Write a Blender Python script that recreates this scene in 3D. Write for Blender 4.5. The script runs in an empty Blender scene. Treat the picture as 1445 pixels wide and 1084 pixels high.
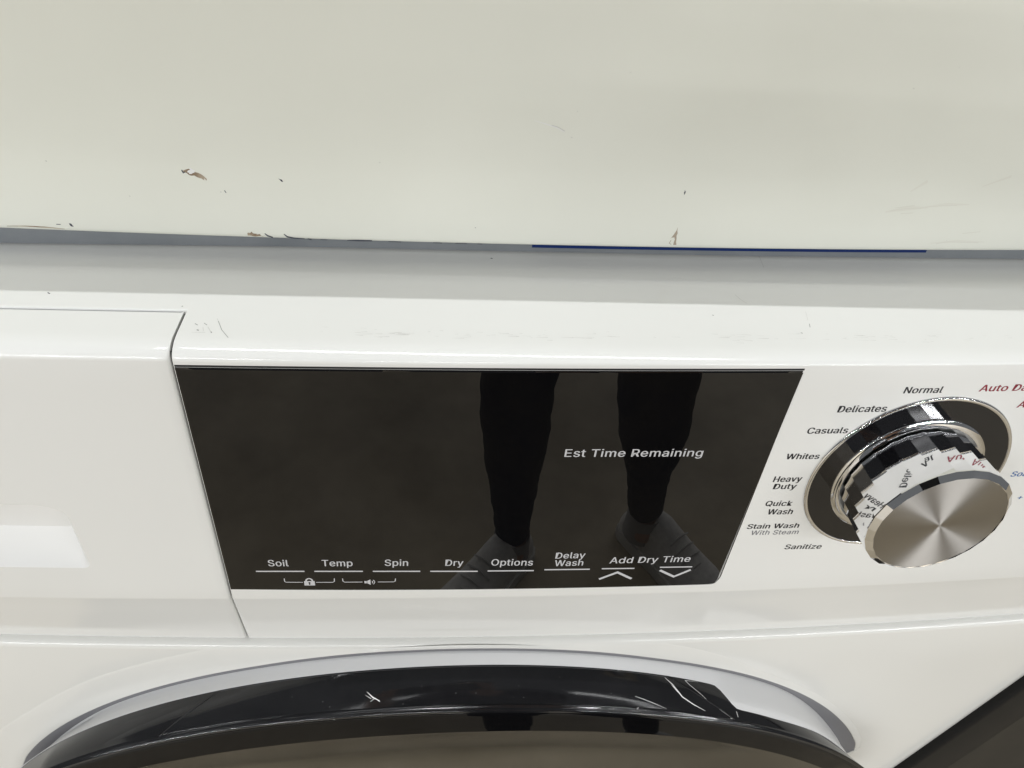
import bpy, bmesh, math, random
import numpy as np
from mathutils import Vector, Matrix
from mathutils.geometry import tessellate_polygon
R = math.radians
scene = bpy.context.scene
COL = scene.collection
M = 0.001                                   # everything below is written in millimetres
random.seed(4)

# ------------------------------------------------------------------ camera
cam = bpy.data.cameras.new("camera"); cam.sensor_fit = 'HORIZONTAL'; cam.sensor_width = 36.0
cam.lens = 36.0 * 1048.53 / 1445.0; cam.clip_start = 0.005; cam.clip_end = 60
camo = bpy.data.objects.new("camera", cam); COL.objects.link(camo); scene.camera = camo
CR = Vector((0.99232, -0.091031, 0.083747)); CU = Vector((-0.008225, 0.626996, 0.778979)); CF = Vector((0.12342, 0.773686, -0.621432))
CP = Vector((86.845, -215.152, 166.264))
m = Matrix((CR, CU, -CF)).transposed().to_4x4(); m.translation = CP * M
camo.matrix_world = m

# ------------------------------------------------------------------ world, view, lamps
w = bpy.data.worlds.new("World"); scene.world = w; w.use_nodes = True
bg = w.node_tree.nodes['Background']; bg.inputs[0].default_value = (0.93, 0.97, 1.0, 1); bg.inputs[1].default_value = 0.14
scene.view_settings.view_transform = 'Standard'; scene.view_settings.look = 'None'
scene.view_settings.exposure = 0; scene.view_settings.gamma = 1

def tube(x, y, z, length, width, power, col=(0.985, 1.0, 1.01)):
    l = bpy.data.lights.new("ceiling_tube", 'AREA'); l.shape = 'RECTANGLE'
    l.size = length; l.size_y = width; l.energy = power; l.color = col
    o = bpy.data.objects.new("ceiling_tube", l); COL.objects.link(o); o.location = (x, y, z)
    return o
# twin tube fitting almost straight above: its two tubes throw the two sharp shadow steps
for ty, pw in ((0.1022, 7), (0.1542, 42)):
    tube(0.30, ty, 3.2, 2.6, 0.004, pw).rotation_euler = (0, 0, math.atan(.004))   # parallel to the machine's edge
# further rows of twin tubes down the hall, in front of the machines
for ry, pw, po in ((-2.6, 3, 2), (-5.2, 10, 27), (-7.8, 101, 93), (-11.0, 134, 185)):
    for rx in (-9.8, -6.5, -3.2, 0.1, 3.4, 6.7, 10.0):  # outer columns: unseen lamps added to send light past the person
        for dy in (-0.05, 0.05):
            tube(rx, ry + dy, 3.2, 2.5, 0.02, po * 1.3 if abs(rx) > 5 else pw * {-3.2: .85, 0.1: .5, 3.4: 1.0}[rx])

# ------------------------------------------------------------------ materials
def mat(name, col, rough=0.4, metal=0.0, spec=0.5, coat=0.0, aniso=0.0):
    mt = bpy.data.materials.new(name); mt.use_nodes = True
    b = mt.node_tree.nodes['Principled BSDF']
    b.inputs['Base Color'].default_value = (*col, 1); b.inputs['Roughness'].default_value = rough
    b.inputs['Metallic'].default_value = metal; b.inputs['Specular IOR Level'].default_value = spec
    b.inputs['Coat Weight'].default_value = coat; b.inputs['Coat Roughness'].default_value = 0.05
    return mt
def N(mt, typ, **kw):
    n = mt.node_tree.nodes.new(typ)
    for k, v in kw.items():
        if k in n.inputs: n.inputs[k].default_value = v
        else: setattr(n, k, v)
    return n
def L(mt, a, b): mt.node_tree.links.new(a, b)
def bsdf(mt): return mt.node_tree.nodes['Principled BSDF']
def mottled(mt, c1, c2, scale, lo=0.35, hi=0.7, stretch=(1, 1, 1), detail=5, rough=None):
    """colour wandering between two tones of the same stuff (grain, grime)"""
    tc = N(mt, 'ShaderNodeTexCoord'); mp = N(mt, 'ShaderNodeMapping'); mp.inputs['Scale'].default_value = stretch
    nz = N(mt, 'ShaderNodeTexNoise', Scale=scale, Detail=detail, Roughness=0.62)
    rp = N(mt, 'ShaderNodeValToRGB'); e = rp.color_ramp.elements
    e[0].position = lo; e[1].position = hi; e[0].color = (*c1, 1); e[1].color = (*c2, 1)
    L(mt, tc.outputs['Object'], mp.inputs['Vector']); L(mt, mp.outputs[0], nz.inputs['Vector'])
    L(mt, nz.outputs['Fac'], rp.inputs[0]); L(mt, rp.outputs[0], bsdf(mt).inputs['Base Color'])
    if rough:
        mr = N(mt, 'ShaderNodeMapRange'); mr.inputs['To Min'].default_value = rough[0]; mr.inputs['To Max'].default_value = rough[1]
        L(mt, nz.outputs['Fac'], mr.inputs['Value']); L(mt, mr.outputs[0], bsdf(mt).inputs['Roughness'])
    return mt
def fine_bump(mt, scale, strength, dist=0.0002):
    tc = N(mt, 'ShaderNodeTexCoord'); nz = N(mt, 'ShaderNodeTexNoise', Scale=scale, Detail=3)
    bp = N(mt, 'ShaderNodeBump', Strength=strength, Distance=dist)
    L(mt, tc.outputs['Object'], nz.inputs['Vector']); L(mt, nz.outputs['Fac'], bp.inputs['Height']); L(mt, bp.outputs[0], bsdf(mt).inputs['Normal'])

white = mottled(mat('white_plastic', (.8, .8, .775), .22, spec=.5), (.82, .82, .795), (.85, .85, .825), 4, .3, .62, detail=1, rough=(.10, .14))
white2 = mottled(mat('white_enamel', (.79, .785, .75), .28, spec=.5), (.815, .81, .775), (.84, .835, .80), 3, .3, .65, detail=1, rough=(.13, .16))
trimw = mat('white_trim', (.78, .78, .78), .35)
cream = mottled(mat('cream_enamel', (.76, .76, .68), .32, spec=.4), (.80, .805, .725), (.825, .83, .752), 6, .3, .7, (1, 1, .35), detail=4, rough=(.34, .38))
greyp = mottled(mat('grey_plinth', (.36, .38, .40), .5), (.19, .205, .22), (.235, .25, .265), 30)
black_gl = mottled(mat('black_glass', (.004, .004, .005), .03, spec=.5), (.0035, .0035, .004), (.006, .0055, .005), 30, .4, .8, rough=(.004, .012))
black_pl = mat('black_gloss_plastic', (.006, .006, .007), .06, spec=.5); black_door = mottled(mat('black_door_plastic', (.014, .014, .015), .08, spec=.6), (.008, .008, .009), (.014, .014, .015), 40, rough=(.05, .12))
door_gl = mottled(mat('door_glass', (.012, .011, .01), .08, spec=.6), (.008, .008, .007), (.02, .018, .016), 22, .4, .8, rough=(.05, .16))
gap = mat('gap_black', (.012, .012, .013), .6)
chrome = mat('chrome', (.86, .86, .87), .035, metal=1)
ink = {'k': mat('ink_black', (.010, .010, .014), .5), 'g': mat('ink_grey', (.17, .17, .19), .5), 'w': mat('ink_white', (.62, .62, .64), .5),
       'r': mat('ink_red', (.26, .012, .035), .5), 'b': mat('ink_blue', (.055, .15, .38), .5)}
blue = mat('blue_sticker', (.003, .02, .11), .6, spec=.2)
rub = mat('black_edge', (.010, .0095, .009), .6, spec=.22)
dgrey = mottled(mat('dark_grey_sheet', (.03, .028, .025), .5, spec=.25), (.016, .015, .0135), (.028, .026, .022), 16)
rust = mottled(mat('bare_chip', (.28, .2, .12), .8), (.2, .13, .07), (.5, .42, .32), 160)
darkchip = mat('dark_chip', (.05, .055, .075), .7)
tanchip = mat('tan_scuff', (.42, .35, .27), .8)
scuff = mat('grey_scuff', (.30, .30, .29), .7); scuff2 = mat('faint_scuff', (.58, .58, .55), .6)
wscr = mat('white_scratch', (.86, .86, .85), .5)
# brushed steel of the knob cap: radial sheen
steel = mat('brushed_steel', (.50, .48, .455), .50, metal=1)
bsdf(steel).inputs['Anisotropic'].default_value = .97; bsdf(steel).inputs['Anisotropic Rotation'].default_value = .25
tg = N(steel, 'ShaderNodeTangent', direction_type='RADIAL', axis='Y'); L(steel, tg.outputs[0], bsdf(steel).inputs['Tangent'])
# concrete floor
conc = mottled(mat('concrete', (.4, .37, .3), .5, spec=.3), (.31, .255, .17), (.52, .445, .325), 6.5, .28, .72, detail=9, rough=(.35, .6))

# ------------------------------------------------------------------ object helpers
def tag(o, label=None, cat=None, group=None, kind=None):
    for k, v in (('label', label), ('category', cat), ('group', group), ('kind', kind)):
        if v: o[k] = v
    return o
def empty(name, loc, label, cat):
    o = bpy.data.objects.new(name, None); COL.objects.link(o); o.location = Vector(loc) * M
    o.empty_display_size = .02; o['_w'] = tuple(loc); return tag(o, label, cat)
WORLD = {}
def obj(name, verts, faces, material, parent=None, smooth=35, flat=False):
    """ONE mesh object; verts in world millimetres"""
    base = Vector((0, 0, 0))
    if parent is not None: base = WORLD[parent.name]
    me = bpy.data.meshes.new(name); me.from_pydata([(Vector(v) - base) * M for v in verts], [], faces)
    bm = bmesh.new(); bm.from_mesh(me); bmesh.ops.remove_doubles(bm, verts=bm.verts, dist=1e-7)
    bmesh.ops.recalc_face_normals(bm, faces=bm.faces); bm.to_mesh(me); bm.free()
    me.materials.append(material)
    o = bpy.data.objects.new(name, me); COL.objects.link(o)
    if not flat and smooth:
        for p in me.polygons: p.use_smooth = True
        me.set_sharp_from_angle(angle=R(smooth))
    if parent is not None: o.parent = parent
    WORLD[o.name] = base.copy()
    return o
def root(name, loc, label, cat):
    o = empty(name, loc, label, cat); del o['_w']; WORLD[o.name] = Vector(loc); return o
class G:
    """collects geometry in millimetres"""
    def __init__(s): s.v = []; s.f = []
    def grid(s, rows, close=False, cap=False):
        n = len(rows[0]); b = len(s.v)
        for r in rows: s.v += [tuple(p) for p in r]
        for i in range(len(rows) - 1):
            for j in range(n - (0 if close else 1)):
                k = (j + 1) % n
                s.f.append((b + i*n + j, b + i*n + k, b + (i+1)*n + k, b + (i+1)*n + j))
        return s
    def poly(s, pts):
        b = len(s.v); s.v += [tuple(p) for p in pts]; s.f.append(tuple(range(b, b + len(pts)))); return s
    def prism(s, front, back):
        b = len(s.v); n = len(front); s.v += [tuple(p) for p in front] + [tuple(p) for p in back]
        s.f.append(tuple(range(b, b+n))); s.f.append(tuple(range(b+2*n-1, b+n-1, -1)))
        for i in range(n):
            k = (i+1) % n; s.f.append((b+i, b+n+i, b+n+k, b+k))
        return s
    def box(s, x0, x1, y0, y1, z0, z1):
        return s.prism([(x0,y0,z0),(x1,y0,z0),(x1,y0,z1),(x0,y0,z1)], [(x0,y1,z0),(x1,y1,z0),(x1,y1,z1),(x0,y1,z1)])
    def out(s, name, material, parent=None, smooth=35, flat=False): return obj(name, s.v, s.f, material, parent, smooth, flat)

# ------------------------------------------------------------------ shape of the washer's front
X0 = 150.0; XL, XR = -250.0, 505.0; ZF = -880.0
def bow(x, z):
    t = min(max(-z / 175.0, 0), 1); return (6.1e-5 + 4.9e-5 * t) * (x - X0) ** 2
pzb = np.polyfit([-120, -3, 54, 128, 207, 291, 453], [-182.9, -184.5, -186.0, -187.0, -189.6, -191.9, -197.6], 2)
pzc = np.polyfit([-102, 1.5, 125, 196, 272, 415], [-139.4, -138.8, -139.7, -141.4, -142.9, -144.9], 2)
def zt(x): return 0.9 + 0.0094 * x
def zb(x): return float(np.polyval(pzb, x))
def zc(x): return float(np.polyval(pzc, x))
def profile(x, yback, ztop=6.0, dy=0.0):
    """from the back of the top, over the rounded edge, down the front, to the tucked-in lower edge"""
    P = []
    for y in (yback, yback - 1.0, 40, 30, 20, 13):
        if y <= yback: P.append((x, y + (bow(x, 0) * max(0, (24 - y) / 15) if y < 24 else 0), ztop))
    ry, rz = 9.0, ztop - zt(x)
    for k in range(0, 11):
        a = R(9 * k); P.append((x, bow(x, 0) + ry * (1 - math.sin(a)), zt(x) + rz * math.cos(a)))
    z0, z1 = zt(x), zc(x)
    for k in range(1, 13):
        z = z0 + (z1 + 1.5 - z0) * k / 12; P.append((x, bow(x, z), z))
    z2 = zb(x)
    P.append((x, bow(x, z1) + .12, z1 + .4)); P.append((x, bow(x, z1) + .5, z1 - 1.0))
    for k in range(1, 6):
        z = z1 - 1 + (z2 - z1 + 1) * k / 5; P.append((x, bow(x, z) + .5 + 7.5 * k / 5, z))
    P.append((x, bow(x, z2) + 30, z2 + .2))
    return [(a, b + dy, c) for a, b, c in P]

WX = root('washer_dryer', (101, 280, ZF), 'white front-loading washer dryer with a black display, chrome knob and round black door', 'washer')

# control panel (right of the drawer) with the top of the machine behind it
xs = [1.0, 1.15, 1.5] + list(np.linspace(4, XR - 6, 70)) + [XR - 3, XR - 1, XR]
YB = 26.4
def flatrow(x): return [(x, y, 6.0) for y in (560, 300, 140, 80, 48, 36, 30, 28.2, YB + .9, YB)]
g = G(); rows = []
for x in xs:
    e = 0
    if x < 1.5: e = (1.5 - x) ** 2 * 1.2
    if x > XR - 6: e = 6 - math.sqrt(max(36 - (x - XR + 6) ** 2, 0))
    P = [p for p in profile(x, 52)[5:]]
    rows.append(flatrow(x) + [(px, py + e * min(1, (YB - py) / 12), pz) for px, py, pz in P])
g.grid(rows); g.poly(rows[0]); g.poly(rows[-1])
lx = list(np.linspace(XL, -2, 24)) + [-.6, .4, 1.0]
g.grid([[(x, y, 6.0) for y in (560, 300, 140, 80, 48, 36, 30, 28.2, YB + .9)] + [(x, YB + .35, 5.85), (x, YB + .1, 5.5), (x, YB + .05, 1.0)] for x in lx])
panel = g.out('control_panel', white, WX, 40)
# detergent drawer with its scooped handle
DR = -0.15
g = G(); xs = [XL, XL + 1, XL + 3] + list(np.linspace(XL + 6, -212, 6))
xs2 = list(np.linspace(-38, -1.2, 10)) + [-0.6, -0.25, DR]
def drow(x):
    e = 0
    if x > -1.2: e = (x + 1.2) ** 2 * .9
    return [(px, py + e, pz) for px, py, pz in profile(x, 25.5, 5.6)]
HX0, HX1, HZ0, HZ1 = -194.0, -55.8, -115.6, -74.2          # the opening
PX0, PX1, PZ0, PZ1 = -212.0, -38.0, -128.0, -62.0          # patch round it
def front(x, z, off=0.0): return (x, bow(x, z) + off, z)
def dprof(x):
    P = profile(x, 25.6, 5.7); up = [p for p in P if p[2] > PZ1 + .01 or p[1] > 26]; 
    return P
def split(x):
    P = drow(x); i = next(k for k, p in enumerate(P) if p[2] < PZ1); j = next(k for k, p in enumerate(P) if p[2] < PZ0)
    e = P[14][1] - bow(x, P[14][2])
    f = lambda z: (x, bow(x, z) + max(e, 0), z)
    return P[:i] + [f(PZ1)], [f(PZ1 + (PZ0 - PZ1) * k / 6) for k in range(7)], [f(PZ0)] + P[j:]
A = [split(x) for x in xs]; Bm = [split(x) for x in np.linspace(PX0, PX1, 24)]; Cc = [split(x) for x in xs2]
full = A + Bm + Cc
ntop = min(len(a[0]) for a in full); nbot = min(len(a[2]) for a in full)
g.grid([a[0][-ntop:] for a in full]); g.grid([a[2][:nbot] for a in full])
g.grid([a[1] for a in A + [Bm[0]]]); g.grid([a[1] for a in [Bm[-1]] + Cc])
def opening(inset, n=96):
    x0, x1, z0, z1 = HX0 + inset, HX1 - inset, HZ0 + inset, HZ1 - inset
    rt, rb = 11.0 - inset*.3, 3.2
    P = []
    for cx, cz, r, a0 in ((x1 - rt*1.25, z1 - rt*.75, 0, 0), (x0 + rt*1.25, z1 - rt*.75, 0, 90), (x0 + rb, z0 + rb, rb, 180), (x1 - rb, z0 + rb, rb, 270)):
        for k in range(9):
            a = R(a0 + 90 * k / 8)
            if r == 0: P.append((cx + rt*1.25 * math.cos(a), cz + rt*.75 * math.sin(a)))
            else: P.append((cx + r * math.cos(a), cz + r * math.sin(a)))
    Q = []; n4 = len(P)
    for i in range(n4):                           # densify the long straights so the bow is followed
        p, q = P[i], P[(i+1) % n4]; d = math.dist(p, q); k = max(1, int(d / 6))
        for t in range(k): Q.append((p[0] + (q[0]-p[0]) * t / k, p[1] + (q[1]-p[1]) * t / k))
    return Q
lo = opening(0); nl = len(lo)
def torect(p):
    cx, cz = (PX0 + PX1) / 2, (PZ0 + PZ1) / 2; hx, hz = (PX1 - PX0) / 2, (PZ1 - PZ0) / 2
    dx, dz = (p[0] - cx), (p[1] - cz); s = min(hx / max(abs(dx), 1e-6), hz / max(abs(dz), 1e-6))
    return (cx + dx * s, cz + dz * s)
ring_rows = [[front(*torect(p)) for p in lo], [front(p[0]*.5 + torect(p)[0]*.5, p[1]*.5 + torect(p)[1]*.5) for p in lo], [front(*p) for p in lo]]
g.grid(ring_rows, close=True)
for cx, cz in ((PX0, PZ0), (PX0, PZ1), (PX1, PZ0), (PX1, PZ1)):        # the four corners of the patch
    rr = [torect(p) for p in lo]
    for i in range(nl):
        a, b = rr[i], rr[(i+1) % nl]
        if abs(a[0]-cx) + abs(a[1]-cz) > .01 and abs(b[0]-cx)+abs(b[1]-cz) > .01:
            onx = lambda p: abs(p[0]-cx) < 1e-4; onz = lambda p: abs(p[1]-cz) < 1e-4
            if (onx(a) and onz(b)) or (onz(a) and onx(b)): g.poly([front(*a), front(*b), front(cx, cz)])
g.poly(full[-1][0] + full[-1][1][1:] + full[-1][2][1:])
drawer = g.out('detergent_drawer', white, WX, 40)
# scoop: a short upright back wall under the top lip, then a floor sloping out to the lower edge
g = G(); rows = []
def scoop(p, ins, y):  return (p[0], y + bow(p[0], p[1]), p[1])
l1, l2, l3 = opening(.5), opening(1.3), opening(2.6)
rows.append([scoop(p, 0, 0.0) for p in lo]); rows.append([scoop(p, 0, .35) for p in l1]); rows.append([scoop(p, 0, 1.3) for p in l2])
def depth(z):  # depth of the scoop as a function of height
    t = (z - HZ0) / (HZ1 - HZ0); return 11.0 - 5.5 * (t - .36) / .64 if t > .36 else 1.0 + 10.0 * (t / .36)
rows.append([scoop(p, 0, max(1.8, depth(p[1]) * .8)) for p in l3])
inner = [(HX0 + (p[0]-HX0) * 1.0, p[1]) for p in opening(4.2)]
rows.append([scoop(p, 0, max(2.0, depth(p[1]))) for p in inner])
g.grid(rows, close=True)
lastrow = rows[-1]; mid = []
for t in (.8, .6, .4, .2, 0):
    cz = -98.0; r = []
    for p in inner:
        q = (p[0] if False else (p[0] - (-125)) * 1 + (-125), cz + (p[1]-cz) * t); r.append(scoop(q, 0, max(2.0, depth(q[1]))))
    mid.append(r)
g.grid([lastrow] + mid, close=True)
g.out('handle_recess', mat('white_recess', (.84, .84, .825), .5, spec=.4), drawer, 30)
# the dark joint between drawer and control panel
g = G(); P = profile(.5, 52); P = [(x, y + 2.6, z - (1.6 if y > 3 and z > 0 else 0)) for x, y, z in P if y < 60]
g.grid([[(-.2, p[1], p[2]) for p in P], [(1.2, p[1], p[2]) for p in P]]); g.out('drawer_gap', gap, WX)
# thin joint along the drawer's rear top edge
g = G(); g.grid([[(x, 24.0, 4.4), (x, 27.5, 4.4)] for x in np.linspace(XL, 1, 12)]); g.out('drawer_rear_gap', mat('shadow_gap', (.25, .27, .33), .6), WX)

# display: a slab of black glass with a bevelled edge
def dz0(x): return -1.25 + 0.0094 * x
def dz1(x): return -130.7 - 0.0205 * x + 2.0e-5 * x * x
def dout(ins):
    P = []
    for x in np.linspace(1.3 + ins, 234.2 - ins, 34): P.append((x, dz0(x) - ins))
    for z in np.linspace(0, 1, 12)[1:]: P.append((234.2 + 1.6*z - ins, (dz0(234) - ins) * (1-z) + z * -128.0))
    P += [(235.4 - ins, -130.2), (234.2 - ins, -133.2), (232.6 - ins, -134.2 + ins)]
    for x in np.linspace(230, 1.3 + ins, 33): P.append((x, dz1(x) + ins))
    for t in np.linspace(0, 1, 12)[1:-1]: P.append((1.3 + ins, dz1(1) + ins + (dz0(1) - ins - dz1(1) - ins) * t))
    return P
def dsurf(p, off): return (p[0], bow(*p) + off, p[1])
g = G(); o0, o1, o2 = dout(0), dout(.12), dout(.7)
g.grid([[dsurf(p, .3) for p in o0], [dsurf(p, -.28) for p in o1], [dsurf(p, -.5) for p in o2]], close=True)
nx = 40; rows = []
for x in np.linspace(2.0, 233.5, nx):
    za, zb_ = dz0(x) - .7, dz1(x) + .7
    if x > 232: zb_ = -133.0
    rows.append([dsurf((x, za + (zb_ - za) * k / 16), -.5) for k in range(17)])
rows.append([dsurf((234.3, dz0(234) - .7 + (-129.6 - dz0(234) + .7) * k / 16), -.5) for k in range(17)])
g.grid(rows)
disp = g.out('display', black_gl, WX, 30)
g = G(); g.grid([[(x, bow(x, 0) - .06, dz0(x) + 1.0), (x, bow(x, 0) - .06, dz0(x) + .1)] for x in np.linspace(1.4, 234.6, 30)]); g.out('display_top_seam', gap, WX)

# ------------------------------------------------------------------ printing
FONT = None
try: FONT = bpy.data.fonts.load(bpy.utils.resource_path('LOCAL') + '/datafiles/fonts/Inter.woff2')
except Exception: FONT = None
def textmesh(s, bold):
    c = bpy.data.curves.new('t', 'FONT'); c.body = s; c.size = 1; c.offset = bold; c.resolution_u = 3; c.space_character = 1.04
    if FONT: c.font = FONT
    o = bpy.data.objects.new('t', c); COL.objects.link(o)
    dg = bpy.context.evaluated_depsgraph_get(); dg.update()
    me = bpy.data.meshes.new_from_object(o.evaluated_get(dg)); v = [tuple(p.co[:2]) for p in me.vertices]; f = [tuple(p.vertices) for p in me.polygons]
    bpy.data.objects.remove(o); bpy.data.curves.remove(c); bpy.data.meshes.remove(me)
    return v, f
capv, _ = textmesh('H', 0.0); CAP = max(p[1] for p in capv)
def lettering(s, x1, z1, x2, z2, cap, col, parent, off, wide=None):
    v, f = textmesh(s, 0.0)
    xa, xb = min(p[0] for p in v), max(p[0] for p in v)
    Lw = math.hypot(x2 - x1, z2 - z1) if wide is None else wide
    sx = Lw / (xb - xa); sy = cap / CAP; ca, sa = (x2 - x1) / math.hypot(x2-x1, z2-z1), (z2 - z1) / math.hypot(x2-x1, z2-z1)
    V = []; FF = []
    bw = .06 if col == 'g' else .15 if col in 'krb' else .085                       # heavier strokes: the same print struck a few times, a hair apart
    for k, (ox, oy) in enumerate(((0, 0), (bw, .015), (-bw, -.015)) if bw else ((0, 0),)):
        FF += [tuple(i + len(V) for i in q) for q in f]
        for px, py in v:
            a, b = (px - xa) * sx + ox, py * sy + oy; x, z = x1 + a*ca - b*sa, z1 + a*sa + b*ca
            V.append((x, bow(x, z) + off - .006 * k, z))
    return obj('lettering', V, FF, ink[col], parent, flat=True)
TEXTS = [('Normal', 281.4, -10.6, 298.13, -10.37, 3.36, 'k'), ('Delicates', 256.49, -20.63, 277.71, -20.36, 3.52, 'k'), ('Casuals', 247.31, -32.39, 265.29, -32.27, 3.39, 'k'), ('Whites', 242.88, -47.21, 257.97, -47.27, 3.28, 'k'), ('Heavy', 241.68, -61.25, 254.73, -61.22, 3.53, 'k'), ('Duty', 243.15, -65.84, 253.76, -65.89, 3.39, 'k'), ('Quick', 242.9, -77.0, 255.6, -77.18, 3.4, 'k'), ('Wash', 245.63, -82.79, 257.77, -82.98, 3.63, 'k'), ('Stain Wash', 238.81, -92.61, 264.38, -92.86, 3.32, 'k'), ('With Steam', 241.9, -97.09, 265.77, -97.48, 3.15, 'g'), ('Sanitize', 262.72, -108.69, 281.76, -109.31, 3.48, 'k')]
DTEXTS = [('Soil', 20.47, -113.12, 29.17, -113.16, 4.41), ('Temp', 43.97, -113.27, 57.38, -113.42, 4.44), ('Spin', 71.84, -113.38, 82.23, -113.56, 4.47), ('Dry', 99.31, -113.91, 107.38, -114.1, 4.51), ('Options', 120.44, -114.18, 139.83, -114.76, 4.6), ('Delay', 150.18, -110.02, 164.04, -109.98, 4.28), ('Wash', 150.37, -115.63, 163.87, -115.6, 4.37), ('Add Dry Time', 176.67, -114.56, 216.25, -115.03, 4.5), ('Est Time Remaining', 145.9, -44.09, 204.51, -44.29, 4.25)]
for t in TEXTS: lettering(*t, panel, -.05)
for s, x1, z1, cap, col, wd in (('Auto Damp', 314.8, -9.8, 3.5, 'r', 30.5), ('Auto Dry', 337.4, -18.9, 3.5, 'r', 23.5), ('Soak', 358.7, -61.9, 3.4, 'b', 11.5), ('+ Spin', 371.7, -78.3, 3.0, 'b', 15)):
    lettering(s, x1, z1, x1 + 20, z1 + .25, cap, col, panel, -.05, wd)
for t in DTEXTS: lettering(*t, 'w', disp, -.56)
def stroke(name, pts, wid, material, parent, place, closed=False, taper=None):
    """a flat printed or scratched line on a surface; place(u, v) -> 3-D point"""
    n = len(pts); Lft = []; Rgt = []
    for i in range(n):
        a = pts[max(i-1, 0)]; b = pts[min(i+1, n-1)]; d = math.hypot(b[0]-a[0], b[1]-a[1]) or 1
        nx_, ny_ = -(b[1]-a[1]) / d, (b[0]-a[0]) / d; k = 1.0
        if 0 < i < n-1:
            c = pts[i]; d1 = math.dist(a, c) or 1; d2 = math.dist(c, b) or 1
            co = ((c[0]-a[0])*(b[0]-c[0]) + (c[1]-a[1])*(b[1]-c[1])) / (d1*d2); k = 1 / max(.45, math.sqrt(max((1+co)/2, .05)))
        h = wid / 2 * k * (taper[i] if taper else 1)
        Lft.append(place(pts[i][0] + nx_*h, pts[i][1] + ny_*h)); Rgt.append(place(pts[i][0] - nx_*h, pts[i][1] - ny_*h))
    g = G(); g.grid([Lft, Rgt]); return g.out(name, material, parent, flat=True)
dpl = lambda x, z: (x, bow(x, z) - .56, z)
LINES = [[[14.47, -116.83], [35.77, -116.95]], [[40.18, -116.99], [61.82, -117.25]], [[66.31, -117.31], [87.88, -117.71]], [[92.45, -117.81], [114.44, -118.36]], [[119.1, -118.23], [140.88, -118.66]], [[145.91, -118.18], [167.81, -118.62]], [[173.64, -118.46], [189.74, -118.9]], [[202.32, -118.7], [218.63, -119.11]]]
for l in LINES: stroke('button_line', l, .85, ink['w'], disp, dpl)
stroke('arrow_mark', [[173.59, -126.56], [181.87, -121.6], [189.8, -127.0]], 1.35, ink['w'], disp, dpl)
stroke('arrow_mark', [[202.81, -120.97], [211.0, -126.4], [218.45, -121.4]], 1.35, ink['w'], disp, dpl)
for l in ([[26.27, -122.2], [26.25, -124.25], [26.9, -124.95], [34.4, -125.1]], [[40.3, -125.15], [47.75, -125.25], [48.6, -124.6], [48.7, -122.4]], [[52.42, -122.5], [52.46, -124.4], [53.2, -125.2], [61.3, -125.25]], [[68.3, -125.31], [75.53, -125.4], [76.35, -124.8], [76.5, -122.9]]):
    stroke('bracket_mark', l, .42, ink['w'], disp, dpl)
g = G(); g.poly([dpl(34.9, -127.5), dpl(39.7, -127.5), dpl(39.7, -124.2), dpl(34.9, -124.2)])
lock = g.out('lock_icon', ink['w'], disp, flat=True)
stroke('lock_shackle', [(37.3 + 1.45*math.cos(a), -124.2 + (1.9*math.sin(a) if math.sin(a) > 0 else 0)) for a in np.linspace(0, math.pi, 9)], .75, ink['w'], disp, dpl)
d2 = lambda x, z: (x, bow(x, z) - .6, z)
g = G(); g.poly([d2(37.3 + .55*math.cos(a), -125.5 + .55*math.sin(a)) for a in np.linspace(0, 2*math.pi, 9)[:-1]]); g.poly([d2(37.1, -125.8), d2(37.5, -125.8), d2(37.6, -127.0), d2(37.0, -127.0)]); g.out('keyhole', black_pl, disp, flat=True)
g = G(); g.poly([dpl(62.2, -126.2), dpl(63.3, -126.2), dpl(63.3, -124.5), dpl(62.2, -124.5)]); g.poly([dpl(63.5, -126.2), dpl(65.0, -127.4), dpl(65.0, -123.3), dpl(63.5, -124.5)]); g.out('speaker_icon', ink['w'], disp, flat=True)
for r in (1.0, 1.9): stroke('sound_wave', [(65.0 + r*math.cos(a), -125.35 + r*1.05*math.sin(a)) for a in np.linspace(-.9, .9, 7)], .38, ink['w'], disp, dpl)

# ------------------------------------------------------------------ cycle knob
KX, KZ = 304.2, -59.0; KY = bow(KX, KZ)
KSL = 0.0236
def ringrow(r, d, n, ph=0.0): return [(KX + r*math.cos(2*math.pi*(i+ph)/n), KY + KSL*r*math.cos(2*math.pi*(i+ph)/n) - d, KZ + r*math.sin(2*math.pi*(i+ph)/n)) for i in range(n)]
g = G(); g.grid([ringrow(r, d, 128) for r, d in ((46.7, -.4), (46.65, .5), (46.45, 1.0), (46.0, 1.3), (45.4, 1.35), (44.9, 1.2), (44.7, .9), (44.6, .2))], close=True)
dial = g.out('dial_bezel', chrome, WX, 60)
g = G(); g.grid([ringrow(r, d, 128) for r, d in ((44.8, 1.1), (40, 1.1), (36, 1.1), (33.5, 1.1))], close=True); g.out('dial_disc', black_pl, WX, 30)
g = G(); NF = 26; ph = .35
g.grid([ringrow(r, d, 96) for r, d in ((34.6, 1.0), (34.55, 1.5), (34.3, 1.8), (32.0, 2.5), (31.2, 2.5), (30.9, 1.0))], close=True); g.out('knob_collar', chrome, WX, 60)
g = G(); g.grid([ringrow(30.2, 1.2, NF, ph), ringrow(31.0, 26.8, NF, ph)], close=True)
kb = g.out('knob_body', chrome, WX, flat=True)
g = G(); g.grid([ringrow(31.0, 26.8, NF, ph), ringrow(30.9, 27.3, NF, ph), ringrow(28.4, 29.2, NF, ph), ringrow(28.1, 29.0, 104, 0)[::4]], close=True); g.out('knob_bevel', chrome, WX, flat=True)
g = G(); rr = [ringrow(28.35, 28.9, 104)] + [ringrow(r, 28.9 + .25 * (1 - r / 28.35), 104) for r in (22, 15, 9, 4, 1.2)]
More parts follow.
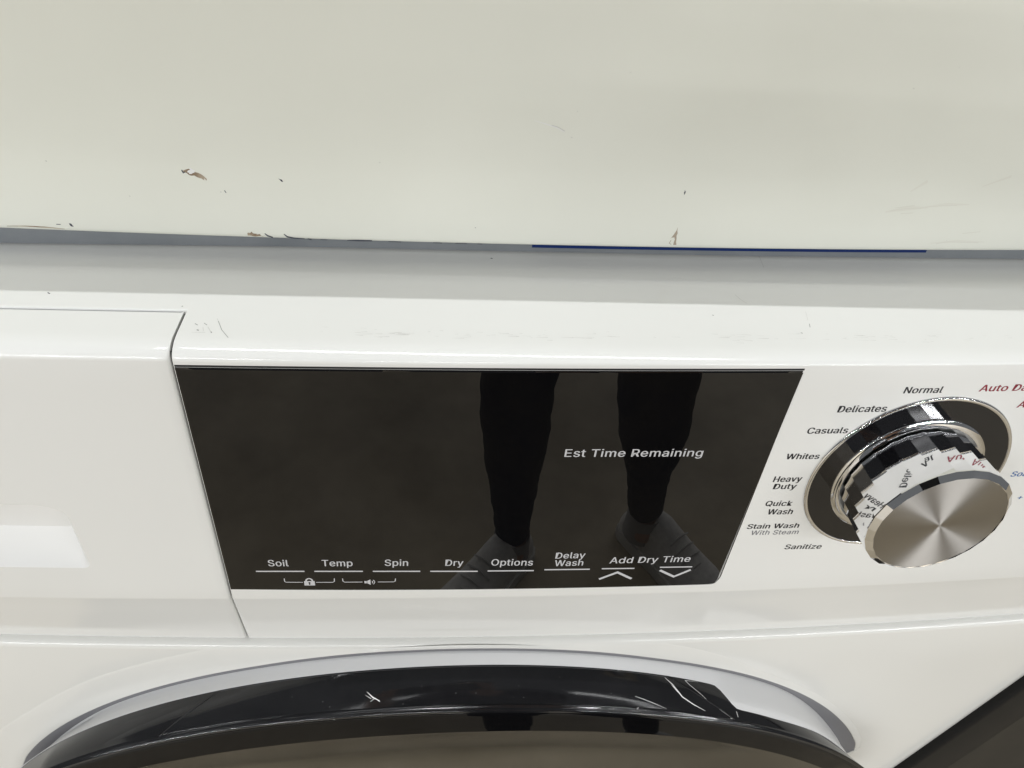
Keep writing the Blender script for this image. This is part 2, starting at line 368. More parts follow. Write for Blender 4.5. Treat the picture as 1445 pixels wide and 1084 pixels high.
g.grid(rr, close=True); g.poly(rr[-1])
cap_ = g.out('knob_cap', steel, WX, 60)
# put the cap's own origin on the knob axis: the radial brushing turns about it
off = Vector((KX, KY, KZ)) - WORLD[WX.name]
cap_.data.transform(Matrix.Translation(-off * M)); cap_.location = off * M

# ------------------------------------------------------------------ cabinet front below the panel
def cabf(x, z): return 3.0 + bow(x, max(z, -190))
g = G(); rows = []
xs = list(np.linspace(XL + 14, XR - 14, 64))
def corner(x0, s):
    return [(x0 - s*14 + s*14*math.sin(R(a)), 14 - 14*math.cos(R(a))) for a in range(10, 91, 10)]
cols = [(x, e) for x, e in reversed(corner(XL, -1))] + [(x, 0) for x in xs] + corner(XR, 1)
for x, e in cols:
    xx = min(max(x, XL + 14), XR - 14); z0 = zb(xx); b = bow(xx, -190)
    r = [(x, 30 + b + e, z0 + 1.9), (x, 7.6 + b + e, z0 + 1.9)] + [(x, 7.0 - 4*math.sin(R(t)) + b + e, z0 - 2.1 + 4*math.cos(R(t))) for t in range(0, 91, 9)]
    for z in list(np.linspace(-230, ZF + 12, 24)): r.append((x, 3.0 + b + e, z))
    rows.append(r)
g.grid(rows)
for x in (XL, XR):                                       # sides
    s = rows[0] if x == XL else rows[-1]
    g.grid([s, [(x, 560, p[2]) for p in s]])
g.grid([[(XL, 15, 5.9 - 2), (XL, 15, -190)], [(XL, 560, 3.9), (XL, 560, -190)]]); g.grid([[(XR, 15, 3.9), (XR, 15, -190)], [(XR, 560, 3.9), (XR, 560, -190)]])
g.grid([[(XL, 560, 5.9), (XL, 560, ZF + 12)], [(XR, 560, 5.9), (XR, 560, ZF + 12)]])
g.out('cabinet', white2, WX, 40)
for fx in (XL + 50, XR - 50):
    for fy in (70, 500):
        g = G(); g.grid([[(fx + r*math.cos(a), fy + r*math.sin(a), z) for a in np.linspace(0, 2*math.pi, 17)[:-1]] for r, z in ((14, ZF + 14), (14, ZF + 8), (24, ZF + 7), (24, ZF))], close=True); g.out('foot', rub, WX)

# ------------------------------------------------------------------ door
DX, DZ = 99.0, -420.0
def prad(c, lo, hi):
    def f(th):
        t = min(max(th, lo), hi)
        r = float(np.polyval(c, (t - 90) / 60.0)); far = abs(th - t)
        return r - 0 * far
    return f
r_arc = prad([-14.65, -8.69, 58.48, -1.47, 232.98], 16, 153)
r_blk = prad([-17.86, -3.36, 64.08, 0.67, 226.58], 22, 149)
r_edg = prad([-14.9, -8.19, 80.84, 6.31, 215.15], 22, 141)
r_gls = prad([-6.7, -2.2, 77.2, 3.7, 198.9], 27, 136)
TH = list(np.linspace(14, 166, 190)) + list(np.linspace(170, 370, 48))
def P3(th, r, y): return (DX + r*math.cos(R(th)), y, DZ + r*math.sin(R(th)))
def sm(a, b, x):
    t = min(max((x - a) / (b - a), 0), 1); return t*t*(3 - 2*t)
def inset(th): return 3.0 + 7.0 * (1 - sm(20, 42, th)) + 3.5 * sm(132, 150, th) if th < 200 else 3.0
def clampz(p, drop):
    x, y, z = p; lim = zb(min(max(x, XL), XR)) - drop
    return (x, y, min(z, lim))
# raised collar of the cabinet round the door
def collar(th):
    ra = r_arc(th)
    ro = float(np.interp(th, [15, 27.3, 40.5, 53, 68.3, 80, 100, 113.4, 120.3, 132, 142, 153, 240], [301, 284, 272, 266.7, 254.6, 248, 250, 260, 265, 275, 281, 292, 300]))
    if 40 < th < 140: ro = min(ro, (zb(DX + ro*math.cos(R(th))) - 1.2 - DZ) / math.sin(R(th)))
    ro = max(ro, ra + (.8 if 62 < th < 122 else 5)); return ra, ro, .95 + .8 * min(1, (ro - ra) / 14)
g = G(); rows = []
for th in TH:
    ra, ro, h = collar(th); wob = ro - ra
    def cs(r, off): p = P3(th, r, 0); return (p[0], cabf(p[0], p[2]) - off, p[2])
    q = [cs(ro + .6, -.25), cs(ro, .03), cs(ra + wob*.93, h*.14), cs(ra + wob*.6, h*.52), cs(ra + wob*.3, h*.8), cs(ra + min(.9, wob*.2), h), cs(ra + min(.35, wob*.1), h - .05), cs(ra, h - .4), cs(ra - .25, -2.5), cs(ra - 9.0 - inset(th), -3.5)]
    rows.append(q)
g.grid([list(c) for c in zip(*rows)], close=True)
g.out('door_surround', white2, WX, 50)
def wall(th, s, off=0.0):
    """flank of the door, s = 0 at its white foot, 1 at its front rim; off = proud of it"""
    r = r_blk(th) * (1 - s) + r_edg(th) * s; y = -3 - 18 * s
    r += 1.2 * math.sin(math.pi * s)
    return P3(th, r + off * .85, y - off * .52)
def sb(th): return (.61 * (1 - sm(47.4, 51.4, th)) - .16 * (1 - sm(28, 42, th))) if th < 200 else 0.0
door_o = None
# white foot
g = G(); rows = []
for th in TH:
    ra = r_arc(th) - inset(th); k = sb(th); yb = cabf(P3(th, ra, 0)[0], -200); q = [P3(th, ra - .9, yb + 3.4), P3(th, ra - .2, yb + .2), P3(th, ra - .1, yb - 1.2), P3(th, ra - .5, yb - 2.0)]
    e = wall(th, k, .55)
    q.append(tuple(a*.5 + b*.5 for a, b in zip(q[-1], e))); q.append(e); q.append(wall(th, k + .015, .1)); q.append(wall(th, k + .04, -1.0))
    rows.append(q)
g.grid([list(c) for c in zip(*rows)], close=True)
door = g.out('door', trimw, WX, 50)
g = G(); rows = []
for th in TH:
    ra, ro, h = collar(th); yb = cabf(P3(th, ra, 0)[0], -200) + .45 - h; rows.append([P3(th, ra + .1, yb), P3(th, ra - .3, yb), P3(th, ra - inset(th) + .8, yb + .2), P3(th, ra - inset(th) - 2.0, yb + .5)])
g.grid([list(c) for c in zip(*rows)], close=True); g.out('groove_shade', mat('groove_shade_grey', (.20, .20, .215), .5), door, 50)  # grey band painted in for the shade in the groove round the door
# black flank, rim and bezel
g = G(); rows = []
for th in TH:
    k = sb(th) if th < 200 else 0
    q = [wall(th, k + (1 - k) * t) for t in np.linspace(0, 1, 9)[:-1]]
    q += [wall(th, .975, .25), wall(th, 1.0, .0)]
    re, rg = r_edg(th), r_gls(th)
    q += [P3(th, re - .15, -21.4), P3(th, re - .5, -21.9), P3(th, re - 1.0, -22.25), P3(th, re - 1.7, -22.55), P3(th, re - 2.2, -21.5)]
    rows.append(q)
g.grid([list(c) for c in zip(*rows)], close=True)
g.out('door_ring', black_door, door, 60)
g = G(); rows = []
for th in TH:
    re, rg = r_edg(th), r_gls(th)
    q = [P3(th, re - 1.6, -22.3), P3(th, re - 2.0, -22.75), P3(th, re*.75 + rg*.25, -23.2), P3(th, re*.4 + rg*.6, -24.3), P3(th, rg + .9, -25.5), P3(th, rg + .3, -25.6), P3(th, rg, -25.3), P3(th, rg - .3, -23)]
    rows.append(q)
g.grid([list(c) for c in zip(*rows)], close=True)
g.out('door_bezel', mat('black_bezel', (.004, .004, .0045), .03, spec=.27), door, 60)
# hand grip pad on the flank
g = G(); cols = []
S_ = np.linspace(.06, .9, 8)
def thl(s): return 117.5 + 8.2 * s
def thr(s): return 59.2 - 11.4 * s
for u in np.linspace(0, 1, 60): cols.append([wall(thr(s) + (thl(s) - thr(s)) * u, s, .5 + 1.3 * s) for s in S_])
edgeA = [wall(thr(s) - .35, s, -.2) for s in S_]; edgeB = [wall(thl(s) + .35, s, -.2) for s in S_]
g.grid([edgeA] + cols + [edgeB])
g.grid([[wall(thr(.06) + (thl(.06)-thr(.06))*u, .06, .58) for u in np.linspace(0, 1, 60)], [wall(thr(.06) + (thl(.06)-thr(.06))*u, .03, -.2) for u in np.linspace(0, 1, 60)]])
g.grid([[wall(thr(.9) + (thl(.9)-thr(.9))*u, .9, 1.67) for u in np.linspace(0, 1, 60)], [wall(thr(.9) + (thl(.9)-thr(.9))*u, .93, -.2) for u in np.linspace(0, 1, 60)]])
grip = g.out('door_grip', black_door, door, 20)
# glass bowl
g = G(); rows = []
for k, dy in ((1.002, -25.0), (.97, -23.2), (.9, -18.5), (.78, -13), (.6, -6), (.4, -1), (.2, 1), (.03, 2)):
    rows.append([P3(th, r_gls(th) * k, dy) for th in TH])
g.grid(rows, close=True); g.poly(rows[-1]); g.out('door_glass', door_gl, door, 60)

# ------------------------------------------------------------------ upper machine standing on the top
def ycr(x): return 67.3 + 9.5e-5 * (x - 30) ** 2
UX0, UX1, UZT = -420.0, 640.0, 850.0
UP = root('stacked_appliance', (110, 350, 6), 'cream white appliance standing on top of the washer, its lower edge chipped', 'appliance')
g = G(); rows = []
for x in np.linspace(UX0, UX1, 90):
    y = ycr(x); yt = 68.4 + .004 * (x - 120)
    def yz(z): t = min(max((z - 130) / 500, 0), 1); return y * (1 - t) + yt * t
    r = [(x, y + 22, 17.2), (x, y + 2.6, 15.1), (x, y + 1.5, 14.75), (x, y + .6, 15.1), (x, y + .15, 15.9), (x, y, 17.2)]
    r += [(x, yz(z), z) for z in (18.8, 24, 60, 120, 200, 300, 400, 500, 600, 700, 800, UZT - 6)]
    r += [(x, yt + .3, UZT - 1.0), (x, yt + 1.0, UZT), (x, yt + 60, UZT)]
    rows.append(r)
g.grid(rows); g.poly(rows[0]); g.poly(rows[-1]); fp = g.out('front_panel', cream, UP, 40)
g = G(); g.box(UX0 + 1, UX1 - 1, 104, 640, 17.0, UZT - .5); g.out('appliance_body', cream, UP)
px_ = [-420, -82, 29, 127, 236, 384, 640]; py_ = [66, 70.9, 75.2, 77.0, 79.3, 85.1, 100]
g = G(); rows = []
for x in np.linspace(UX0 + 8, UX1 - 8, 60):
    y = float(np.interp(x, px_, py_)) + .2; rows.append([(x, y + 40, 17.1), (x, y + .4, 17.1), (x, y, 15.5), (x, y, 7.4), (x, y + .3, 6.9), (x, y + 1.2, 6.7), (x, y + 60, 6.7)])
g.grid(rows); pl = g.out('plinth', greyp, UP, 40)
g = G(); g.grid([[(x, ycr(x) + .7, z) for z in (14.9, 13.6)] + [(x, ycr(x) + 1.1, 13.6), (x, ycr(x) + 1.1, 14.9)] for x in np.linspace(134.5, 322.5, 30)], )
g.out('blue_sticker', blue, UP, flat=True)
# chips and scuffs on the cream panel
cpl = lambda x, z: (x, ycr(x) - .05 + (0 if z > 17.2 else (17.2 - z) * .12), z)
cpl2 = lambda x, z: (x, ycr(x) - .09, z)
def blob(name, pts, material, parent, place, jit=.25, n=3):
    P = []
    for i in range(len(pts)):
        a, b = pts[i], pts[(i+1) % len(pts)]
        for t in range(n): P.append((a[0] + (b[0]-a[0])*t/n + random.uniform(-jit, jit), a[1] + (b[1]-a[1])*t/n + random.uniform(-jit, jit)))
    tris = tessellate_polygon([[Vector((p[0], p[1], 0)) for p in P]])
    return obj(name, [place(*p) for p in P], [tuple(t) for t in tris], material, parent, flat=True)
blob('paint_chip', [(-3.97, 42.8), (-1.6, 43.4), (.9, 42.5), (3.9, 40.6), (3.4, 39.3), (1.0, 40.6), (-1.9, 41.0)], rust, fp, cpl)
blob('paint_chip', [(-2.2, 42.4), (-.6, 43.9), (.6, 43.0), (.4, 41.9), (-1.4, 41.6)], wscr, fp, cpl2)
stroke('paint_chip', [(-4.1, 43.0), (-3.6, 41.8), (-3.0, 42.2)], .4, darkchip, fp, cpl2); stroke('paint_chip', [(3.0, 40.9), (4.3, 39.8), (4.4, 39.2)], .5, rust, fp, cpl2)
blob('paint_chip', [(31.6, 41.2), (32.7, 40.6), (33.4, 39.7), (32.6, 39.8)], darkchip, fp, cpl, .12, 2)
stroke('paint_chip', [(10.5, 35.3), (11.0, 34.3)], .3, darkchip, fp, cpl)
stroke('scratch', [(129.7, 68.5), (134.3, 67.4), (138.6, 66.2), (142.2, 64.4)], .28, wscr, fp, cpl, taper=[.4, 1, 1, .5]); stroke('scratch', [(136.7, 67.0), (139.5, 66.3), (142.16, 64.9)], .22, scuff2, fp, cpl2)
blob('paint_chip', [(196.4, 42.4), (197.0, 41.4), (196.8, 40.0), (196.3, 41.0)], darkchip, fp, cpl, .12, 2)
blob('scuff_mark', [(197.5, 25.4), (197.9, 21), (198.5, 16.6), (197.4, 16.6), (197.0, 20.5), (195.4, 19.8)], tanchip, fp, cpl)
stroke('scuff_mark', [(195.6, 19), (195.2, 17.4), (196.2, 16.8)], .25, tanchip, fp, cpl2)
blob('paint_chip', [(-51.4, 18.5), (-50.3, 18.4), (-49.9, 17.0), (-51.0, 17.3)], darkchip, fp, cpl, .15, 2); stroke('paint_chip', [(-56.1, 17.9), (-54.5, 17.9)], .3, darkchip, fp, cpl)
stroke('paint_chip', [(-75, 16.2), (-68, 16.5), (-61, 16.4), (-53.5, 15.9)], .45, rust, fp, cpl, taper=[.4, 1, 1.2, .3])
blob('paint_chip', [(16.6, 16.9), (18.2, 17.6), (20.1, 16.8), (21.6, 16.6), (22.9, 15.8), (19.5, 15.7), (17, 15.9)], rust, fp, cpl)
for l in ([(23.6, 17.2), (24.6, 16.1), (26.6, 15.4)], [(31.2, 17.2), (32.4, 15.9), (35, 15.4), (39.3, 15.2)], [(56.5, 15.1), (61, 15.1), (66.7, 15.2)], [(40.5, 15.3), (42, 14.9)]): stroke('paint_chip', l, .7, darkchip, fp, cpl, taper=[.5, 1, .8, .5])
for x0 in np.arange(27, 120, 9.3): stroke('paint_chip', [(x0, 15.05), (x0 + random.uniform(1, 6), 15.0)], .3, darkchip, fp, cpl) if random.random() < .5 else None
for l in ([(294, 34.7), (301, 36.0), (309, 36.3)], [(309, 36.6), (318, 37.6), (326, 37.9)], [(325, 18.6), (331, 19.8), (338, 19.4), (347, 19.3)], [(296, 36.2), (305, 37.6)], [(336, 24), (345, 25)], [(300, 33.5), (306, 34)]): stroke('scuff_mark', l, .32, mat('pale_scuff', (.74, .735, .655), .5), fp, cpl)
smu = mat('pale_smudge', (.775, .77, .69), .5)
for l, wd_ in (([(292, 34.2), (302, 36.2), (312, 36.6)], 2.2), ([(310, 36.8), (320, 38.2), (332, 38.4)], 1.6), ([(322, 18.9), (335, 20), (350, 19.6)], 1.4), ([(300, 44), (306, 49)], 1.6), ([(334, 47), (346, 52)], 1.2)): stroke('smudge', l, wd_, smu, fp, lambda x, z: (x, ycr(x) - .03, z), taper=[.3, 1, .3] if len(l) == 3 else [.4, 1])
for i in range(36): x, z = random.uniform(-60, 340), random.uniform(20, 118); stroke('dust_speck', [(x, z), (x + random.uniform(.15, .5), z + random.uniform(-.2, .2))], random.uniform(.12, .25), random.choice([scuff, smu, smu]), fp, cpl)
# scuffs on the washer's top
tpl = lambda x, y: (x, y, 6.04)
for l, wd, mt in (([(13.4, 19.9), (15.9, 14.0), (19.0, 9.4)], .22, scuff), ([(5.7, 17.9), (6.9, 16.9)], .3, scuff), ([(7.2, 14.0), (8.0, 13.6)], .5, scuff), ([(8.8, 18.3), (10.1, 17.0)], .25, scuff), ([(10.6, 16), (12.3, 12.8)], .22, scuff2), ([(12.4, 12.9), (12.7, 12.2)], .4, scuff), ([(12.8, 21.4), (13.2, 20.3)], .18, scuff2), ([(9.0, 15.6), (9.7, 13.2)], .18, scuff2),
                  ([(-51.2, 36.6), (-50.1, 35.8)], .45, darkchip), ([(247.8, 34.6), (246.0, 28)], .15, scuff2), ([(245.6, 25.5), (244.8, 22.9)], .25, scuff), ([(239.1, 18.9), (239.8, 18.5)], .45, scuff), ([(244.5, 82), (243.6, 76), (242.8, 70.9)], .2, scuff2), ([(220.8, 46.8), (222, 43), (223.8, 40)], .2, scuff2), ([(205.6, 30.6), (206.1, 30.2)], .5, scuff), ([(117.3, 72.4), (118.1, 71.9)], .6, darkchip), ([(-1.6, 29.3), (-1.2, 28.9)], .5, scuff)):
    stroke('scratch', l, wd, mt, panel if l[0][0] > 1 and l[0][1] < 48 else WX, tpl)
rs = random.Random(9)
for i in range(120):                                   # a rubbed band of fine grey marks along the front edge of the top
    c = rs.choice([(60, 110), (100, 160), (200, 300), (0, 300), (200, 440)]); x = rs.uniform(*c); y = rs.gauss(13.5, 1.6) + (x - 100) * .012; l = rs.uniform(.6, 5)
    if y < 10.5: continue
    stroke('rub_mark', [(x, y + bow(x, 0)), (x + l, y + bow(x, 0) + rs.uniform(-.35, .35))], rs.uniform(.10, .24), scuff2, panel, tpl, taper=[.3, 1]) if x > 2 else None
for x, z in ((305, -172 - 13), (22, -192)): pass
# scratches on the door grip and specks of dust
def gw(u, v):                                          # u, v: millimetres along and across the flank
    th, sv = u / 4.0, v / 21.0; ins = thr(sv) - .3 < th < thl(sv) + .3 and .05 < sv < .92
    return wall(th, sv, (.62 + 1.3 * sv) if ins else .12)
for pts, wd_, tp in (([(59.0, .079), (57.9, .247), (56.5, .545), (54.9, .693), (53.0, .822)], .5, [.4, 1.3, 1.1, 1, .3]), ([(58.1, .257), (57.4, .376), (57.1, .445)], .8, [.2, 1, .3]), ([(55.8, .059), (55.2, .168), (53.5, .386), (52.6, .515)], .32, [1, 1, .8, .3]), ([(55.8, .07), (54.8, .05), (53.8, .04)], .25, [1, .7, .3]),
                     ([(63.3, .654), (62.1, .703), (60.5, .782), (58.6, .882)], .2, [.6, 1, 1, .3]), ([(50.8, .713), (48.8, .921)], .28, [1, .4]), ([(99.6, .545), (98.9, .673), (98, .763)], .6, [.2, 1, .4]), ([(99.2, .763), (98.6, .693), (98, .782)], .3, [.4, 1, .5]), ([(99.8, .62), (99.1, .7)], .3, [.3, 1]), ([(47.9, .693), (47.6, .842)], .25, None), ([(62.6, .9), (62.5, .95)], .4, None)):
    stroke('scratch', [(t*4.0, v*21.0) for t, v in pts], wd_, wscr, grip, gw, taper=tp)
for th_f, w_ in ((thl, 1.0), (thr, 1.2)):
    stroke('grip_crease_shade', [(th_f(v)*4.0 + (1.3 if th_f is thl else -1.3) + .5*math.sin(v*5), v*21.0) for v in np.linspace(.1, .93, 9)], w_, gap, grip, lambda u, v: wall(u/4.0, v/21.0, .45), taper=[.4, .7, .9, 1, 1, 1, 1, .9, .6])  # crease shading put in as flat dark strips at the grip's ends
for t, v in ((79.55, .525), (78.75, .773), (80.15, .773), (71.5, .683), (66.7, .624), (86.4, .436), (85.3, .673), (88, .664), (105.2, .683), (104.4, .812), (74, .3), (92.5, .5), (83, .35), (109, .5), (95, .85)):
    g = G(); g.poly([gw(t*4.0 + rs.uniform(.10, .2)*math.cos(a), v*21 + rs.uniform(.10, .2)*math.sin(a)) for a in np.linspace(0, 2*math.pi, 7)[:-1]]); g.out('dust_speck', scuff, grip, flat=True)

# ------------------------------------------------------------------ dark sheet leaning at the lower right, in front of the cabinet's corner
SH = root('dark_sheet', (470, 4, ZF), 'dark grey sheet with a black edge strip leaning at the washer lower right corner', 'sheet')
a0, a1 = Vector((488.1, 11.6, -268.3)), Vector((449.7, 8.9, -380.4)); dv = (a1 - a0).normalized()
E0 = a0 - dv * 150; E1 = a0 + dv * ((a0.z - ZF) / -dv.z)
nx_ = Vector((1, 0.075, 0)).normalized(); nv = (nx_ - dv * nx_.dot(dv)).normalized(); fo = nv.cross(dv); fo = -fo if fo.y > 0 else fo
wd = 42.1
prof = [(0, -4), (0, 0), (.6, 1.3), (2.0, 2.0), (4, 2.1), (wd - 2.2, 1.8), (wd - 1.0, 1.3), (wd - .4, .2), (wd - .3, -4)]
g = G(); g.grid([[(p + nv*u + fo*d) for u, d in prof] for p in (E0, E1)]); g.out('edge_strip', rub, SH, 40)
g = G(); q = [E0 + nv*(wd - .6), E0 + nv*420, E1 + nv*420, E1 + nv*(wd - .6)]
g.prism([p + fo*.6 for p in q], [p - fo*4 for p in q]); g.out('sheet_face', dgrey, SH, flat=True)

# ------------------------------------------------------------------ floor
g = G(); g.grid([[(x, y, ZF) for y in np.linspace(-9000, 3000, 9)] for x in np.linspace(-6000, 6000, 9)])
fl = g.out('floor', conc, flat=True); tag(fl, kind='structure')

# ------------------------------------------------------------------ the person taking the picture (seen mirrored in the black glass)
def skin(name, nodes, edges, material, parent, sub=2):
    me = bpy.data.meshes.new('s'); me.from_pydata([Vector(n[:3]) * M for n in nodes], edges, [])
    o = bpy.data.objects.new('s', me); COL.objects.link(o)
    sk = o.modifiers.new('skin', 'SKIN'); sk.use_smooth_shade = True
    for i, n in enumerate(nodes):
        v = me.skin_vertices[0].data[i]; rx = n[3] * M; ry = (n[4] if len(n) > 4 else n[3]) * M; v.radius = (rx, ry); v.use_root = (i == 0)
    ss = o.modifiers.new('sub', 'SUBSURF'); ss.levels = sub; ss.render_levels = sub
    dg = bpy.context.evaluated_depsgraph_get(); dg.update()
    e = bpy.data.meshes.new_from_object(o.evaluated_get(dg)); v = [tuple(p.co / M) for p in e.vertices]; f = [tuple(p.vertices) for p in e.polygons]
    bpy.data.objects.remove(o); bpy.data.meshes.remove(me); bpy.data.meshes.remove(e)
    return obj(name, v, f, material, parent, 180)
legg = mat('black_leggings', (.006, .006, .010), .75); jack = mat('dark_jacket', (.012, .012, .016), .8)
skinm = mat('skin', (.45, .27, .19), .5); hairm = mat('dark_hair', (.02, .014, .01), .5)
shoem = mottled(mat('pale_knit_shoe', (.75, .72, .68), .8), (.66, .63, .6), (.82, .79, .74), 90); solem = mat('pale_sole', (.62, .60, .56), .6); lacem = mat('grey_lace', (.5, .48, .45), .8)
PX, PY = 335, -640
PE = root('person', (360, -600, ZF), 'person in black leggings and pale knit shoes mirrored in the black display', 'person')
AA, KA, HA = (238, -588, -806), (211, -556, -440), (268, -650, -30)
AB, KB, HB = (486, -620, -800), (424, -590, -440), (402, -650, -30)
def lerp(a, b, t): return tuple(a[i] + (b[i]-a[i])*t for i in range(3))
def arm(nodes, edges, chest, sh, el, wr, fwd, side, rads=(44, 36, 27)):
    b = len(nodes); nodes += [(*sh, rads[0]), (*lerp(sh, el, .55), rads[1] + 3), (*el, rads[1]), (*lerp(el, wr, .5), rads[1] - 3), (*wr, rads[2])]
    edges += [(chest, b), (b, b+1), (b+1, b+2), (b+2, b+3), (b+3, b+4)]; return b + 4
body_n = [(PX, PY, 10, 105, 80), (PX - 25, PY + 30, 200, 95, 70), (PX - 45, PY + 60, 400, 120, 85), (PX - 60, PY + 85, 520, 62, 55), (PX - 70, PY + 105, 590, 44, 46), (PX - 78, PY + 130, 660, 68, 78), (PX - 84, PY + 138, 720, 66, 76), (PX - 86, PY + 132, 765, 34, 40)]
body_e = [(i, i+1) for i in range(7)]
for A_, K_, H_ in ((AA, KA, HA), (AB, KB, HB)):
    b = len(body_n); body_n += [(*H_, 72), (*lerp(H_, K_, .5), 62), (*K_, 46), (*lerp(K_, A_, .3), 45), (*lerp(K_, A_, .75), 30), (*A_, 27), (A_[0], A_[1] + 30, ZF + 36, 28)]
    body_e += [(0, b)] + [(b+i, b+i+1) for i in range(6)]
phc = CP - CF*16 + CR*34 - CU*12                       # middle of the phone
lh = phc - CR*78; rh = phc + CR*78
for sh, el, hand, sg in (((PX - 210, PY + 75, 500), (60, -470, 250), lh, -1), ((PX + 115, PY + 75, 500), (395, -440, 250), rh, 1)):
    wr = hand - CF*70 - CU*45 + CR*sg*18
    e = arm(body_n, body_e, 2, sh, el, tuple(wr), None, sg)
    palm = hand - CF*30 - CU*18 + CR*sg*14; b = len(body_n); body_n.append((*palm, 24, 15)); body_e.append((e, b))
    for k in range(4):                                 # four fingers curl round the phone's edge
        ob = CU*(26 - 15*k); l = (.95, 1.05, 1.0, .8)[k]
        p1 = hand + CR*sg*12 + ob*.8 - CF*6; p2 = hand + CR*sg*9 + ob + CF*(9 if k else 9); p3 = hand - CR*sg*(8*l) + ob + CF*15*.9
        q = len(body_n); body_n += [(*p1, 9), (*p2, 8), (*p3, 7)]; body_e += [(b, q), (q, q+1), (q+1, q+2)]
    q = len(body_n); body_n += [(*(hand - CF*20 - CU*30), 11), (*(hand - CF*12 - CU*18 - CR*sg*16), 9)]; body_e += [(b, q), (q, q+1)]
body = skin('body', body_n, body_e, skinm, PE)
ln = [(PX, PY, 20, 122, 96)]; le = []
for A_, K_, H_, kw in ((AA, KA, HA, 57), (AB, KB, HB, 65)):
    b = len(ln); ln += [(*H_, 84), (*lerp(H_, K_, .5), 74), (*lerp(H_, K_, .92), kw + 2), (*lerp(K_, A_, .12), kw), (*lerp(K_, A_, .38), kw - 3), (*lerp(K_, A_, .66), 40), (*lerp(K_, A_, .92), 33), (*lerp(K_, A_, 1.0), 32)]
    le += [(0, b)] + [(b+i, b+i+1) for i in range(7)]
lg = skin('leggings', ln, le, legg, PE, 3)
from mathutils import noise
for v in lg.data.vertices:
    p = v.co / M; n_ = v.normal
    f = noise.noise(Vector((p.x*.012, p.y*.012, p.z*.035))) * 3.2 + noise.noise(Vector((p.x*.03 + 7, p.y*.03, p.z*.09))) * 1.6
    v.co += n_ * (f * M)
for A_ in (AA, AB):
    g = G(); g.grid([[(A_[0] + k*math.cos(a), A_[1] + k*math.sin(a)*1.1, z) for a in np.linspace(0, 2*math.pi, 25)[:-1]] for k, z in ((31, A_[2] + 14), (32.5, A_[2] - 4), (32, A_[2] - 16), (34, ZF + 40))], close=True); g.out('sock', mat('grey_sock', (.35, .34, .33), .9), PE, 60)
jn = [(PX, PY, 60, 126, 98), (PX - 25, PY + 30, 200, 118, 92), (PX - 45, PY + 60, 400, 140, 102), (PX - 58, PY + 82, 515, 70, 60)]; je = [(0, 1), (1, 2), (2, 3)]
for sh, el, hand, sg in (((PX - 210, PY + 75, 495), (60, -470, 250), lh, -1), ((PX + 115, PY + 75, 495), (395, -440, 250), rh, 1)):
    wr = hand - CF*82 - CU*52 + CR*sg*20; arm(jn, je, 2, sh, el, tuple(wr), None, sg, (56, 50, 38))
skin('jacket', jn, je, jack, PE)
# head features and hair
hc = Vector((PX - 82, PY + 136, 690)); fw = Vector((-.25, .85, -.45)).normalized(); rt = fw.cross(Vector((0, 0, 1))).normalized(); up = rt.cross(fw)
g = G()
for i in range(9):
    ph_ = R(-8 + 98 * i / 8)
    row = [hc - fw*8 + (rt*math.cos(a)*84 + fw*math.sin(a)*94) * math.cos(ph_) + up * (math.sin(ph_)*104 + 4) - fw * 10 * (1 - i/8) for a in np.linspace(0, 2*math.pi, 33)[:-1]]
    g.v += [tuple(p) for p in row]
for i in range(8):
    for j in range(32): g.f.append((i*32 + j, i*32 + (j+1) % 32, (i+1)*32 + (j+1) % 32, (i+1)*32 + j))
g.out('hair', hairm, PE, 60)
for s in (-1, 1):
    g = G(); c = hc + fw*76 + rt*s*30 + up*6; g.grid([[c + (rt*math.cos(a)*13*math.cos(b_) + up*math.sin(a)*8*math.cos(b_)) + fw*math.sin(b_)*7 for a in np.linspace(0, 2*math.pi, 13)[:-1]] for b_ in (0, .5, 1.0, 1.5)], close=True); g.out('eye', lacem, PE, 60)
    g = G(); c = hc + rt*s*72 - fw*6; g.grid([[c + (fw*math.cos(a)*17 + up*math.sin(a)*29) * k + rt*s*h_ for a in np.linspace(0, 2*math.pi, 17)[:-1]] for k, h_ in ((1, 0), (1.05, 9), (.8, 14), (.3, 8))], close=True); g.out('ear', skinm, PE, 60)
g = G(); c = hc + fw*78 - up*14; g.grid([[c + rt*math.cos(a)*w_ + up*(h_ + math.sin(a)*w_*.6) + fw*d_ for a in np.linspace(0, 2*math.pi, 13)[:-1]] for w_, h_, d_ in ((6, 26, -4), (10, 10, 6), (16, -4, 16), (13, -12, 12), (5, -16, 0))], close=True); g.out('nose', skinm, PE, 60)
g = G(); c = hc + fw*74 - up*50; g.grid([[c + rt*math.cos(a)*24*k + up*math.sin(a)*9*k + fw*d_ for a in np.linspace(0, 2*math.pi, 17)[:-1]] for k, d_ in ((1, -6), (.8, 3), (.4, 5), (.1, 3))], close=True); g.out('mouth', mat('lips', (.4, .16, .14), .5), PE, 60)
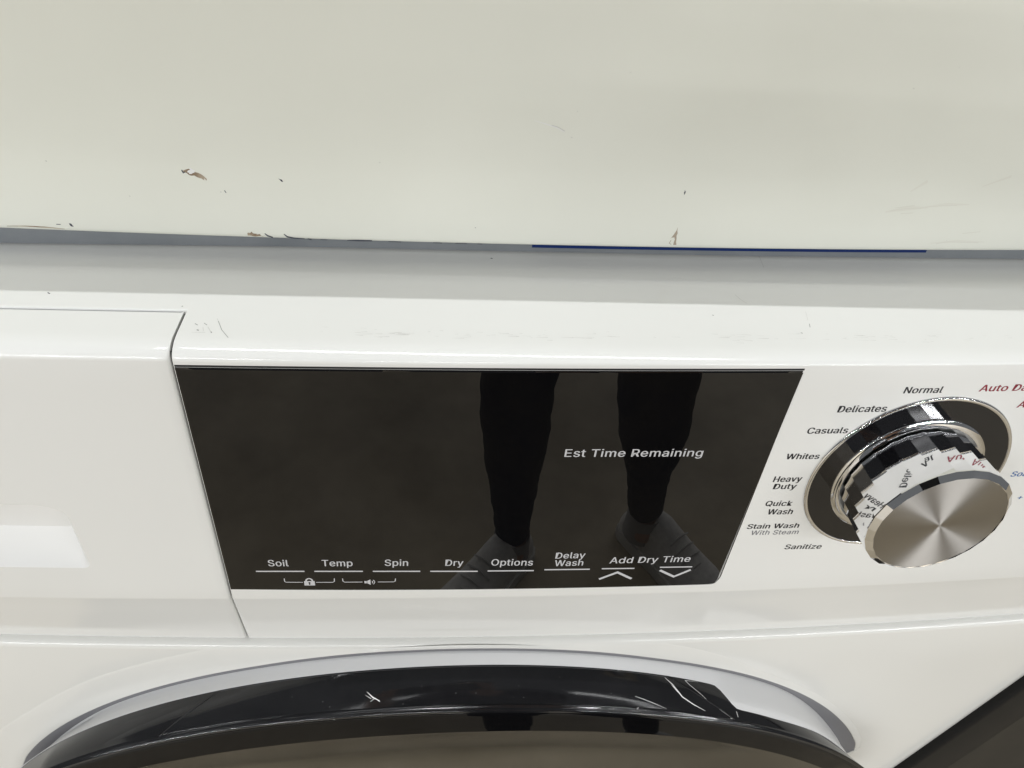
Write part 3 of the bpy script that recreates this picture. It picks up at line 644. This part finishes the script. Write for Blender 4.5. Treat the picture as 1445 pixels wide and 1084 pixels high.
def shoe(heel, yaw):
    d = Vector((math.sin(R(yaw)), math.cos(R(yaw)), 0)); s = Vector((d.y, -d.x, 0)); h = Vector(heel)
    secs = [(-4, 22, 46), (12, 32, 74), (50, 36, 92), (85, 36, 96), (120, 38, 84), (160, 44, 66), (205, 49, 52), (240, 44, 42), (262, 30, 32), (272, 12, 22)]
    g = G(); rows = []
    secs = [(u*.9, w_*.93, t_) for u, w_, t_ in secs]
    for u, w_, t_ in secs:
        rows.append([tuple(h + d*u + s*w_*math.copysign(abs(math.cos(a))**.8, math.cos(a)) + Vector((0, 0, 20 + (t_ - 20)*max(math.sin(a), 0)**.75))) for a in np.linspace(0, math.pi, 15)])
    g.grid(rows); g.poly(rows[0]); g.poly(rows[-1]); up_ = g.out('shoe', shoem, PE, 60)
    g = G(); rows = []
    for u, w_, t_ in secs: rows.append([tuple(h + d*u + s*x_ + Vector((0, 0, z_))) for x_, z_ in ((-w_ - 4, 24), (-w_ - 6, 14), (-w_ - 4, 1), (w_ + 4, 1), (w_ + 6, 14), (w_ + 4, 24))])
    g.grid(rows, close=True); g.poly(rows[0]); g.poly(rows[-1]); g.out('sole', solem, up_, 50)
    for k in range(4):
        u = 118 + 17*k; t_ = 86 - 9*k; g = G(); g.grid([[tuple(h + d*(u + o_) + s*c_ + Vector((0, 0, t_ - 2 - (c_/30)**2*8 + z_))) for c_ in np.linspace(-24, 24, 7)] for o_, z_ in ((-2, 0), (0, 1.2), (2, 0))]); g.out('lace', lacem, up_, 60)
shoe((266, -620, ZF), -42); shoe((474, -662, ZF), 33)
# the phone in the hands
PH = root('smartphone', tuple(phc), 'black smartphone held level by the person taking the picture', 'phone')
def phb(a, b, c): return tuple(phc + CR*a + CU*b - CF*c)
g = G(); rows = []
for c, k in ((-4, 1.5), (-3.2, .4), (-2, 0), (2, 0), (3.2, .4), (4, 1.5)):
    row = []
    for cx, cy, a0 in ((63, 25, 0), (-63, 25, 90), (-63, -25, 180), (63, -25, 270)):
        for t in range(6): a = R(a0 + 18*t); row.append(phb(cx + (11 - k)*math.cos(a), cy + (11 - k)*math.sin(a), c))
    rows.append(row)
g.grid(rows, close=True); g.poly(rows[0]); g.poly(rows[-1]); g.out('phone_case', black_pl, PH, 40)
g = G(); g.poly([phb(a, b, 4.1) for a, b in ((-68, -31), (68, -31), (68, 31), (-68, 31))]); g.out('phone_screen', black_gl, PH, flat=True)
